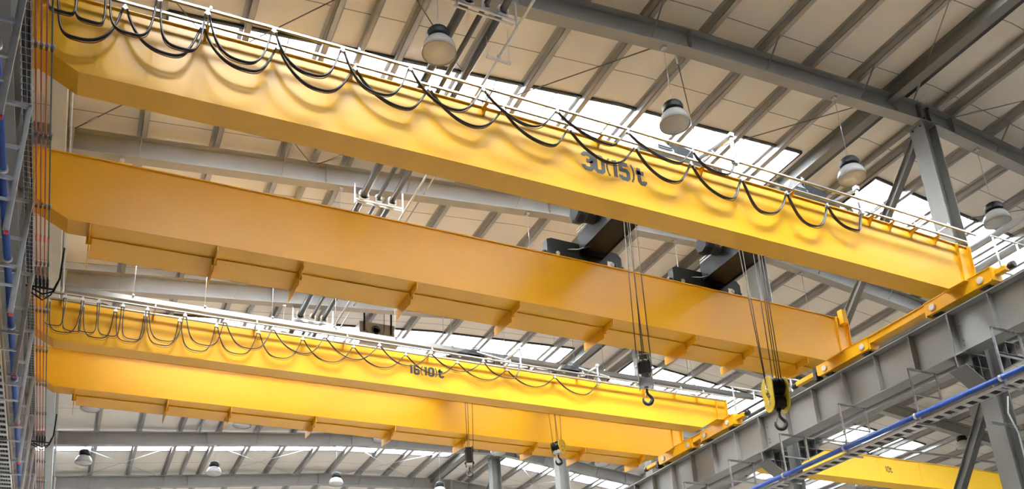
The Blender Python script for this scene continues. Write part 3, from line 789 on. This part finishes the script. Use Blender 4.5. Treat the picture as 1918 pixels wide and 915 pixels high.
# ------------------------------------------------------------------ hook blocks
def hook_shape(mb, c, s, axis='x'):
    """forged hook hanging at c (shank top), size s; plane normal to y or x"""
    pts = [(0, 0), (0, -.25), (.02, -.36), (.10, -.46), (.19, -.58), (.20, -.72), (.12, -.85), (0, -.90), (-.13, -.86), (-.22, -.74), (-.235, -.62), (-.25, -.56)]
    rr = [.055, .06, .065, .075, .085, .095, .10, .098, .085, .065, .042, .012]
    # smooth
    P = []; Rr = []
    for i in range(len(pts)-1):
        for k in range(4):
            t = k/4; p0 = pts[max(i-1,0)]; p1 = pts[i]; p2 = pts[i+1]; p3 = pts[min(i+2, len(pts)-1)]
            q = [.5*((2*p1[j]) + (-p0[j]+p2[j])*t + (2*p0[j]-5*p1[j]+4*p2[j]-p3[j])*t*t + (-p0[j]+3*p1[j]-3*p2[j]+p3[j])*t**3) for j in (0, 1)]
            P.append(q); Rr.append(rr[i]*(1-t)+rr[i+1]*t)
    P.append(list(pts[-1])); Rr.append(rr[-1])
    ca, sa = math.cos(axis), math.sin(axis)
    mb.tube([(c[0]+q[0]*s*ca, c[1]+q[0]*s*sa, c[2]+q[1]*s) for q in P], [r*s for r in Rr], 12)
    return mb
def rot_pts(mb, c, a, i0=0):
    ca, sa = math.cos(a), math.sin(a)
    mb.v[i0:] = [(c[0]+(x-c[0])*ca-(y-c[1])*sa, c[1]+(x-c[0])*sa+(y-c[1])*ca, z) for x, y, z in mb.v[i0:]]
    return mb
def oval(a0, b0, r0, r1, n=10):      # plate outline: circle r0 at z=a0, r1 at z=b0
    P = [(r0*math.cos(PI*k/n), a0+r0*math.sin(PI*k/n)) for k in range(n+1)]
    P += [(-r1*math.cos(PI*k/n), b0-r1*math.sin(PI*k/n)) for k in range(n+1)]
    return P
def hook_block(lab, x, y, ztop, zbot, w, rot, plate_m, ropes, zrope, style, hook_s, cheek_r=(.2,.2), hook_rot=0., txt=None):
    t = thing('hook_block', lab, 'hook block', (x, y, zbot))
    hb = zbot + .94*hook_s
    zc0 = ztop-cheek_r[0]; zc1 = hb+cheek_r[1]*.75
    # sheaves (axle along local x)
    s = MB()
    nsh = 3 if style == 'big' else 2
    for k in range(nsh):
        xx = x-w*.36+(w*.72)*(k+.5)/nsh; R = cheek_r[0]*.88; hw = w*.72/nsh*.46
        s.lathe((xx, y, zc0), [(R*.35, -hw), (R, -hw), (R*.86, -hw*.2), (R*.86, hw*.2), (R, hw), (R*.35, hw)], 24, 'x')
    build(rot_pts(s, (x, y), rot), 'sheave', 'black', t)
    s = MB()
    for xs in (x-w/2, x+w/2-.022):
        q = MB(); P = oval(zc0, zc1, cheek_r[0], cheek_r[1]); 
        s.prism([(y+u, v) for u, v in P], xs, xs+.022, 'x')
    side = build(rot_pts(s, (x, y), rot), 'side_plate', plate_m, t)
    s = MB()
    for zz, rr in ((zc0, .05), (zc1, .055)):
        for xs, d in ((x-w/2, -1), (x+w/2, 1)):
            s.lathe((xs, y, zz), [(rr*1.3*hook_s**.5, min(0, d*.012)), (rr*1.3*hook_s**.5, max(0, d*.012))], 16, 'x')
            s.lathe((xs, y, zz), [(rr*.6, min(0, d*.03)), (rr*.6, max(0, d*.03))], 12, 'x')
    build(rot_pts(s, (x, y), rot), 'axle_pin', 'chrome' if style != 'small_dark' else 'dark', t)
    s = MB().box(x-w/2+.022, x+w/2-.022, y-.08, y+.08, zc1-.09, zc1+.09)
    s.lathe((x, y, hb), [(.09*hook_s, -.03), (.11*hook_s, 0), (.11*hook_s, .08)], 16, 'z')
    if style == 'big': s.lathe((x, y, zc1+.02), [(.15, -w*.36), (.15, w*.36)], 20, 'x')
    build(rot_pts(s, (x, y), rot), 'crosshead', 'black' if style in ('big',) else 'galv', t)
    if style == 'small_dark':
        s = MB().box(x-w/2+.03, x+w/2-.03, y-.11, y+.11, zc1, zc0+.08)
        build(rot_pts(s, (x, y), rot), 'sheave_cover', 'black', t)
    if style == 'silver':
        s = MB().box(x-w/2+.01, x+w/2-.01, y-.16, y-.14, zc0-.22, zc0+.02)
        build(rot_pts(s, (x, y), rot), 'rope_guard', 'dark', t)
        s = MB()
        for dx in (-w/2+.01, w/2-.01): s.bar((x+dx, y-.17, zc1), (x+dx*.9, y-.1, ztop+.05), .02, .02)
        s.bar((x-w/2+.02, y-.1, ztop+.05), (x+w/2-.02, y-.1, ztop+.05), .02, .02)
        build(rot_pts(s, (x, y), rot), 'guard_frame', 'pale', t)
    h = hook_shape(MB(), (x, y, hb+.02), hook_s, hook_rot)
    hk = build(h, 'hook', 'hook', t)
    l = MB().bar((x+.03*math.cos(hook_rot)*-1, y, hb-.16*hook_s), (x-.2*hook_s*math.cos(hook_rot), y-.2*hook_s*math.sin(hook_rot), hb-.62*hook_s), .035*hook_s+.01, .012)
    build(l, 'safety_latch', 'chrome', hk)
    for (dx, dy, tx, ty) in ropes:
        # each fall leaves the sheave and fans out to the drum
        p0 = Vector((x+dx, y+dy, zc0-.02)); 
        r = MB().tube([p0, (x+tx, y+ty, zrope)], .0115 if style in ('big', 'silver') else .009, 6)
        build(r, 'wire_rope', 'rope', t)
    if txt:
        xs = x-w/2
        def P3(u, v, d):
            a = -1.15; uu = u*math.cos(a)-v*math.sin(a); vv = u*math.sin(a)+v*math.cos(a)
            p = (xs-.002-d, y-(uu)+.07, zc0*.42+zc1*.58+vv+.10)
            ca, sa = math.cos(rot), math.sin(rot)
            return (x+(p[0]-x)*ca-(p[1]-y)*sa, y+(p[0]-x)*sa+(p[1]-y)*ca, p[2])
        lettering(txt, .09, .22, P3, t, .22)
    return t
hook_block('silver-sided hook block with black sheaves hanging left of centre on the 30(15)t crane', 10.36, 14.2, 8.10, 7.02, .30, -.60, 'galv',
           [(-.11,-.12,-.10,-.25),(-.09,.12,.0,.10),(.10,-.12,.08,-.2),(.12,.12,.12,.15)], 11.75, 'silver', .42, (.19,.15), -.45)
hook_block('big yellow hook block with three black sheaves hanging at the right', 13.86, 14.2, 8.17, 6.88, .40, -.22, 'hookyellow',
           [(-.20,.05,-.38,.0),(-.14,.10,-.22,.05),(-.08,-.17,.02,-.2),(.02,-.14,.10,-.15),(.08,.1,.17,.1),(.13,-.10,.22,-.1)], 11.75, 'big', .52, (.25,.21), -.5, '30t')
hook_block('small dark hook block hanging left below the far 16(10)t crane', 9.97, 22.5, 9.02, 8.08, .22, -.42, 'black',
           [(-.08,-.1,-.12,-.1),(.05,.1,.07,.1),(.09,-.1,.14,-.1)], 11.3, 'small_dark', .36, (.14,.13), -.5)
hook_block('small olive-yellow hook block with a bright pin below the far 16(10)t crane', 12.9, 22.5, 9.52, 8.72, .34, -1.15, 'hookyellow',
           [(-.18,-.05,-.32,-.05),(-.02,-.1,-.06,0),(.04,.1,.02,.1),(.16,.05,.22,.05)], 11.3, 'small', .40, (.19,.13), -.3)

# ------------------------------------------------------------------ high bay lamps
def make_lamp(x, y, z, ztop, lab):
    t = thing('high_bay_lamp', lab, 'lamp', (x, y, z), 'high bay lamps')
    k = 1.2
    P = lambda pr: [(r*k, h*k) for r, h in pr]
    g = MB().lathe((x, y, z), [(r*1.12, h) for r, h in P([(.0, .27), (.10, .28), (.155, .30), (.168, .33), (.163, .345), (.172, .36), (.166, .375), (.172, .39), (.163, .405), (.165, .42), (.145, .455), (.11, .485), (.06, .505), (.02, .51), (0, .51)])], 20)
    build(g, 'gear_housing', 'lampcap', t)
    r = MB().lathe((x, y, z), P([(.09, .30), (.13, .285), (.20, .24), (.25, .17), (.275, .09), (.28, 0), (.27, 0), (.265, .085), (.24, .16), (.19, .225), (.12, .275), (.09, .29)]), 28)
    r.f = [f for f in r.f if len(f) == 4]
    rr = build(r, 'reflector', 'lampglass', t)
    l = MB().lathe((x, y, z), P([(0, .012), (.262, .015), (.262, .022), (0, .022)]), 28)
    build(l, 'lens', 'lamplens', rr)
    s = MB().tube([(x-.06, y, z+.49*k), (x, y, z+.86), (x+.06, y, z+.49*k)], .006, 6).tube([(x, y, z+.86), (x, y, ztop)], .008, 6)
    s.box(x-.05, x+.05, y-.06, y+.06, ztop-.06, ztop)
    build(s, 'hanger', 'galv', t)
    return t
LX = [0.1, 5.32, 10.80, 15.98, 21.15]
place = ['leftmost', 'second from the left', 'third from the left', 'fourth from the left', 'rightmost, beyond the columns']
rowname = ['on the nearest rafter', 'on the second rafter', 'on the third rafter', 'on the fourth rafter', 'on the fifth, farthest rafter']
for r, y in enumerate(RY[:5]):
    for i, x in enumerate(LX):
        if r == 0 and i == 0: continue
        make_lamp(x, y, 13.05 if r < 4 else 13.3, zl(x), 'black-topped high bay lamp %s, %s' % (rowname[r], place[i]))
make_lamp(36.4, 26.2, 13.1, zl(36.4)+RAF, 'high bay lamp seen under the blue pipe, left of the lower column')
make_lamp(36.2, 32.2, 13.05, zl(36.2)+RAF, 'high bay lamp low down below the 10t crane girder')

# ------------------------------------------------------------------ dark pipes under the rafters and their hangers
for x, r, nm in ((5.86, .095, 'thickest dark roof pipe, left of the three'), (6.26, .055, 'thin middle one of the three dark roof pipes'), (6.63, .075, 'right-hand one of the three dark roof pipes')):
    tag(build(MB().tube([(x, 2.0, 14.42), (x, 30.5, 14.42)], r, 16), 'roof_pipe', 'pipe'), nm, 'pipe')
for k, (y, nm) in enumerate(((12.4, 'at the top of the picture'), (19.3, 'brightly lit, between the two front girders'), (26.2, 'just below the second yellow girder'))):
    t = thing('pipe_hanger', 'slotted frame holding three dark pipes, ' + nm, 'pipe hanger', (6.25, y, 14.2))
    b = MB().box(5.62, 6.92, y-.02, y+.02, 14.22, 14.26).box(5.60, 5.64, y-.02, y+.02, 14.10, 14.72).box(6.90, 6.94, y-.02, y+.02, 14.02, 14.72)
    b.box(5.62, 6.92, y+.10, y+.14, 14.24, 14.27)
    build(b, 'frame', 'galv', t)
    for x, r in ((5.86, .095), (6.26, .055), (6.63, .075)):
        s = MB().lathe((x, y-.03, 14.42), [(r+.045, 0), (r+.05, .01), (r+.05, .05), (r+.045, .06)], 18, 'y'); s.box(x-r-.04, x+r+.04, y-.03, y+.03, 14.26, 14.36)
        build(s, 'pipe_saddle', 'pale', t)
tag(build(MB().tube([(6.78, 2, 13.78), (6.78, 30.5, 13.78)], .03, 10), 'conduit_pipe', 'galv'), 'thin silvery pipe hung below the three dark roof pipes', 'pipe')
t = thing('conduit_hanger', 'small slotted trapeze on two rods carrying the thin silvery pipe at the top', 'pipe hanger', (6.78, 13.0, 13.7))
b = MB().box(6.5, 7.05, 12.98, 13.02, 13.68, 13.73).tube([(6.53, 13, 13.7), (6.53, 13, 14.24)], .007, 6).tube([(7.02, 13, 13.7), (7.02, 13, 14.6)], .007, 6)
build(b, 'trapeze', 'galv', t)
b = MB().lathe((6.78, 12.97, 13.78), [(.05, 0), (.05, .06)], 12, 'y'); build(b, 'pipe_clamp', 'galv', t)
tag(build(MB().tube([(7.62, 18.2, 15.05), (7.62, 30.5, 15.05)], .022, 8), 'conduit_pipe', 'galv'), 'thin pale pipe sloping right of the bright pipe hanger', 'pipe')

# trunking across the hall behind the third girder, on hanger rods
t = thing('cable_trunking', 'long grey cable trunking on thin rods crossing above the 16(10)t crane', 'cable trunking', (11, 24.3, 12.95))
build(MB().box(-.9, 22.6, 24.2, 24.36, 12.92, 13.06).box(-.9, 22.6, 24.17, 24.39, 12.90, 12.925), 'trunking', 'steel', t)
x = .8
while x < 22:
    build(MB().tube([(x, 24.28, 13.06), (x, 24.28, zl(x)+ROOF)], .009, 6).box(x-.03, x+.03, 24.16, 24.4, 13.06, 13.09), 'hanger_rod', 'galv', t); x += 1.9
t = thing('air_unit', 'grey square air unit hung on two black rods above the 16(10)t girder', 'air unit', (8.86, 27.7, 14.4))
build(MB().box(8.22, 9.5, 27.5, 28.0, 14.45, 15.28), 'casing', 'unit', t)
build(MB().lathe((8.80, 27.49, 14.98), [(.13, 0), (.16, -.02), (.16, -.05), (.11, -.05), (.11, 0)], 18, 'y'), 'outlet_ring', 'dark', t)
for x in (8.38, 9.36): build(MB().box(x-.025, x+.025, 27.44, 27.5, 14.9, zl(x)+ROOF-.02), 'hanger_bar', 'black', t)
build(MB().tube([(8.45, 27.46, 14.95), (8.5, 27.42, 14.7), (8.75, 27.4, 14.58), (9.0, 27.42, 14.7), (9.1, 27.46, 15.0), (9.1, 27.46, 16.0)], .01, 6), 'flexible_lead', 'rubber', t)

# ------------------------------------------------------------------ right side: tray, blue pipe and slotted frames
y0r, y1r = 6.0, 34.0
def slotted(mb, a, b_, w=.045):
    """perforated angle: two flanges with punched slots between cross webs"""
    a = Vector(a); b_ = Vector(b_); d = (b_-a); n = max(2, int(d.length/.075)); dn = d.normalized()
    side = dn.cross(Vector((0,1,0)))
    if side.length < .2: side = dn.cross(Vector((0,0,1)))
    side.normalize(); dep = dn.cross(side).normalized()
    for s in (-1, 1): mb.bar(a+side*s*w*.36, b_+side*s*w*.36, w*.28, .006, dep)
    for k in range(n+1):
        p = a+d*(k/n); mb.bar(p-dn*.014, p+dn*.014, w, .006, dep)
    mb.bar(a+side*w*.5+dep*w*.4, b_+side*w*.5+dep*w*.4, .006, w*.8, dep)
    return mb
YFR = [11.31+2.27*k for k in range(-2, 15)]
nm_i = 0
for k, y in enumerate(YFR[1:11]):
    t = thing('tray_bracket', 'slotted galvanised frame under the right runway girder, %s from the near end' % ordinal(k+1), 'bracket', (18, y, 7.3), 'tray frames on the right')
    post = slotted(MB(), (17.55, y, 8.66), (17.55, y, 7.26)); build(post, 'post', 'galv', t)
    build(slotted(MB(), (17.55, y, 8.65), (18.46, y, 8.65)), 'top_bar', 'galv', t)
    build(slotted(MB(), (18.46, y, 8.66), (18.46, y, 7.98)), 'short_post', 'galv', t)
    build(MB().bar((17.55, y, 8.0), (18.46, y, 8.0), .035, .035), 'cross_bar', 'galv', t)
    build(MB().bar((17.40, y, 7.24), (18.05, y, 7.24), .04, .04), 'tray_arm', 'galv', t)
    build(MB().lathe((17.46, y-.03, 7.43), [(.078, 0), (.078, .06)], 14, 'y'), 'pipe_clamp', 'galv', t)
tag(build(MB().tube([(17.46, y0r, 7.43), (17.46, y1r, 7.43)], .062, 16), 'supply_pipe', 'blue'), 'blue painted pipe running below the right runway girder', 'pipe')
def tray(lab, x0, x1, z, ya, yb, pitch):
    t = thing('cable_tray', lab, 'cable tray', ((x0+x1)/2, (ya+yb)/2, z))
    build(MB().box(x0, x0+.012, ya, yb, z, z+.07).box(x1-.012, x1, ya, yb, z, z+.07), 'side_rail', 'galv', t)
    b = MB(); y = ya+.05
    while y < yb: b.box(x0+.012, x1-.012, y, y+pitch*.42, z, z+.012); y += pitch
    o = build(b, 'rung', 'galv', t)
    o['kind'] = 'stuff'
    return t
tray('ladder cable tray running beside the blue pipe on the right', 17.56, 17.88, 7.27, y0r, y1r, .30)
t = thing('power_cables', 'black power cables lying in the right ladder tray', 'cable', (17.72, 20, 7.28))
for k in range(6): build(MB().tube([(17.61+.045*k, y0r, 7.31), (17.61+.045*k, y1r, 7.31)], .024, 8), 'cable', 'rubber', t)
b = MB()
tag(build(MB().tube([(19.05, 12.3, 7.62), (18.9, 12.3, 7.2), (19.0, 12.25, 6.7), (18.98, 12.25, 5.9), (18.98, 12.25, 2.5)], .02, 8), 'drop_cable', 'pale'), 'pale cable drooping down the face of the lower near column', 'cable')
t = thing('conduit_bracket', 'perforated arm sticking out of the lower near column', 'bracket', (19, 12.4, 6.9))
build(slotted(MB(), (18.45, 12.45, 6.95), (19.45, 12.45, 6.95), .06), 'arm', 'galv', t)
t = thing('sprinkler_pipe', 'thin white pipe behind the braces at the lower right', 'pipe', (30, 26, 12.4))
build(MB().tube([(26.0, 26.0, 12.45), (45.0, 26.0, 12.5)], .05, 8), 'pipe', 'galv', t)
# round ducts beyond the near column
tag(build(MB().tube([(21.0, YB+.1, 12.68), (21.0, 13.6, 12.68)], .10, 18), 'air_duct', 'duct'), 'round pale air duct in the neighbouring bay, upper one', 'duct')
tag(build(MB().tube([(21.0, YB+.1, 12.05), (21.0, 13.5, 12.05)], .11, 18), 'air_duct', 'duct'), 'round pale air duct in the neighbouring bay, lower one', 'duct')

for z, nm in ((11.05, 'lower'), (11.35, 'upper')):
    tag(build(MB().tube([(20.2, 20.6, z), (20.2, 27.5, z)], .045, 10), 'process_pipe', 'pipe'), 'dark pipe behind the end of the 16(10)t girder, %s one' % nm, 'pipe')
# ------------------------------------------------------------------ left side
for k, y in enumerate(YFR[:16]):
    t = thing('tray_bracket', 'bright galvanised frame at the left edge, %s from the near end' % ordinal(k+1), 'bracket', (-1.3, y, 6.7), 'tray frames on the left')
    build(MB().bar((-1.115, y, 8.66), (-1.15, y, 6.72), .05, .05).bar((-1.14, y+.02, 8.64), (-1.175, y+.02, 6.74), .05, .012), 'post', 'galv', t)
    build(MB().bar((-1.80, y, 8.65), (-1.10, y, 8.65), .05, .045), 'top_bar', 'galv', t)
    for z in (7.98, 7.50): build(MB().bar((-1.85, y, z), (-1.14, y, z), .04, .045), 'cross_bar', 'galv', t)
    build(MB().box(-1.178, -1.122, y-.028, y+.028, 6.69, 6.72), 'end_cap', 'pink', t)
    build(MB().bar((-1.98, y, 7.18), (-1.14, y, 7.18), .04, .03), 'tray_arm', 'galv', t)
    build(MB().lathe((-1.31, y-.03, 7.62), [(.07, 0), (.07, .06)], 14, 'y'), 'pipe_clamp', 'galv', t)
tag(build(MB().tube([(-1.31, 5, 7.62), (-1.31, 45, 7.62)], .052, 16), 'supply_pipe', 'blue'), 'blue painted pipe running along the left edge', 'pipe')
tag(build(MB().tube([(-1.46, 5, 7.62), (-1.46, 45, 7.62)], .028, 10), 'supply_pipe', 'beige'), 'thin beige pipe left of the blue one', 'pipe')
tray('ladder cable tray at the lower left edge', -1.92, -1.42, 7.20, 5, 45, .30)
t = thing('power_cables', 'black power cables lying in the left ladder tray', 'cable', (-1.66, 25, 7.2))
for k in range(9): build(MB().tube([(-1.87+.05*k, 5, 7.245), (-1.87+.05*k, 45, 7.245)], .022, 8), 'cable', 'rubber', t)
# conductor bars
for k, (x, m, nm) in enumerate(((-1.128, 'rust', 'leftmost rust-red conductor bar of the three'), (-1.062, 'rust', 'middle rust-red conductor bar of the three'), (-.998, 'rust', 'right-hand rust-red conductor bar of the three'), (-.936, 'teal', 'dark green conductor bar right of the red ones'))):
    t = thing('conductor_bar', nm + ' on the left runway', 'conductor bar', (x, 25, 9.3))
    build(MB().box(x-.010, x+.010, 5, 50, 9.285, 9.32), 'bar', m, t)
    for y in (15.6, 25.1): build(MB().box(x-.015, x+.015, y, y+.16, 9.275, 9.325), 'joint_cap', 'pink', t)
yy = 10.86; k = 0
while yy < 50:
    t = thing('conductor_bracket', 'small bracket clamping the conductor bars, %s from the near end' % ordinal(k+1), 'bracket', (-1.1, yy, 9.3), 'conductor bar brackets')
    build(MB().box(-1.33, -.90, yy-.018, yy+.018, 9.325, 9.36), 'arm', 'galv', t)
    for x in (-1.128, -1.062, -.998, -.936): build(MB().box(x-.017, x+.017, yy-.03, yy+.03, 9.272, 9.33), 'clip', 'dark', t)
    yy += 1.90; k += 1
def collectors(t, y, n):
    for x in (-1.128, -1.062, -.998, -.936):
        b = MB().box(x-.02, x+.02, y-.10, y+.16, 9.22, 9.28).tube([(x, y-.25, 9.25), (x, y, 9.17), (x+.01, y+.3, 9.1)], .011, 6).tube([(x+.02, y-.1, 9.2), (x, y+.15, 9.12), (x+.03, y+.45, 9.2)], .009, 6)
        build(b, 'current_collector', 'black', t)
    b = MB().tube([(-1.3, y+.1, 9.2), (-.80, y+.1, 9.2)], .02, 8).tube([(-1.2, y, 9.12), (-1.0, y+.05, 9.04), (-.82, y, 9.1), (-.74, y-.1, 9.35), (-.72, y-.4, 9.85)], .018, 8)
    b.tube([(-1.25, y+.2, 9.15), (-1.0, y+.25, 9.02), (-.86, y+.1, 9.08), (-.78, y, 9.3)], .014, 8)
    build(b, 'collector_arm', 'black', t)
collectors(crane, 17.2, 0); collectors(crane2, 25.9, 1)
# wire basket with the crane feed cables
t = thing('wire_basket', 'narrow wire mesh basket beside the red conductor bars', 'cable basket', (-1.25, 20, 9.3))
b = MB()
for x, z in ((-1.30, 9.30), (-1.24, 9.29), (-1.18, 9.30), (-1.31, 9.38), (-1.17, 9.38)): b.box(x-.003, x+.003, 6, 48, z-.003, z+.003)
build(b, 'wire', 'galv', t)
b = MB(); y = 6.05
while y < 48:
    b.box(-1.31, -1.17, y-.003, y+.003, 9.285, 9.291); b.box(-1.313, -1.307, y-.003, y+.003, 9.29, 9.38); b.box(-1.173, -1.167, y-.003, y+.003, 9.29, 9.38); y += .14
o = build(b, 'cross_wire', 'galv', t); o['kind'] = 'stuff'
t = thing('feed_cables', 'black feed cables bundled in the wire basket', 'cable', (-1.24, 20, 9.3))
for k in range(3): build(MB().tube([(-1.28+.04*k+.008*math.sin(q+k), 6+q*.7, 9.325+.006*math.cos(q*1.7+k)) for q in range(61)], .02, 7), 'cable', 'rubber', t)
# eave duct and its conduit
t = thing('eave_duct', 'pale rectangular duct along the left eave, upright in the picture', 'duct', (-1.2, 25, 13.65))
build(MB().box(-1.36, -1.07, YB+.1, YF-.1, 13.50, 13.84), 'duct', 'duct', t)
b = MB(); y = 8
while y < 58: b.box(-1.365, -1.065, y-.01, y+.01, 13.495, 13.845); y += 2.8
build(b, 'joint_collar', 'duct', t)
b = MB().tube([(-.98, YB+.1, 13.62), (-.98, YF-.1, 13.62)], .022, 8)
tag(build(b, 'conduit_pipe', 'galv'), 'thin silvery pipe right of the pale eave duct', 'pipe')
for i, y in enumerate(RY):
    b = MB().box(-1.02, -.96, y-.25, y-.16, 13.55, 14.5)
    tag(build(b, 'eave_post', 'galv'), 'small galvanised post at the left end of the %s rafter' % ordinal(i+1), 'post', 'eave posts')

# ------------------------------------------------------------------ world and colour management
w = bpy.data.worlds.new('world'); SC.world = w; w.use_nodes = True
bg = w.node_tree.nodes['Background']; bg.inputs[0].default_value = (.85, .93, 1, 1); bg.inputs[1].default_value = 2.5
SC.view_settings.view_transform = 'Standard'
try: SC.view_settings.look = 'None'
except Exception: pass
SC.view_settings.gamma = 1; SC.view_settings.use_curve_mapping = False
SC.view_settings.exposure = 0.5
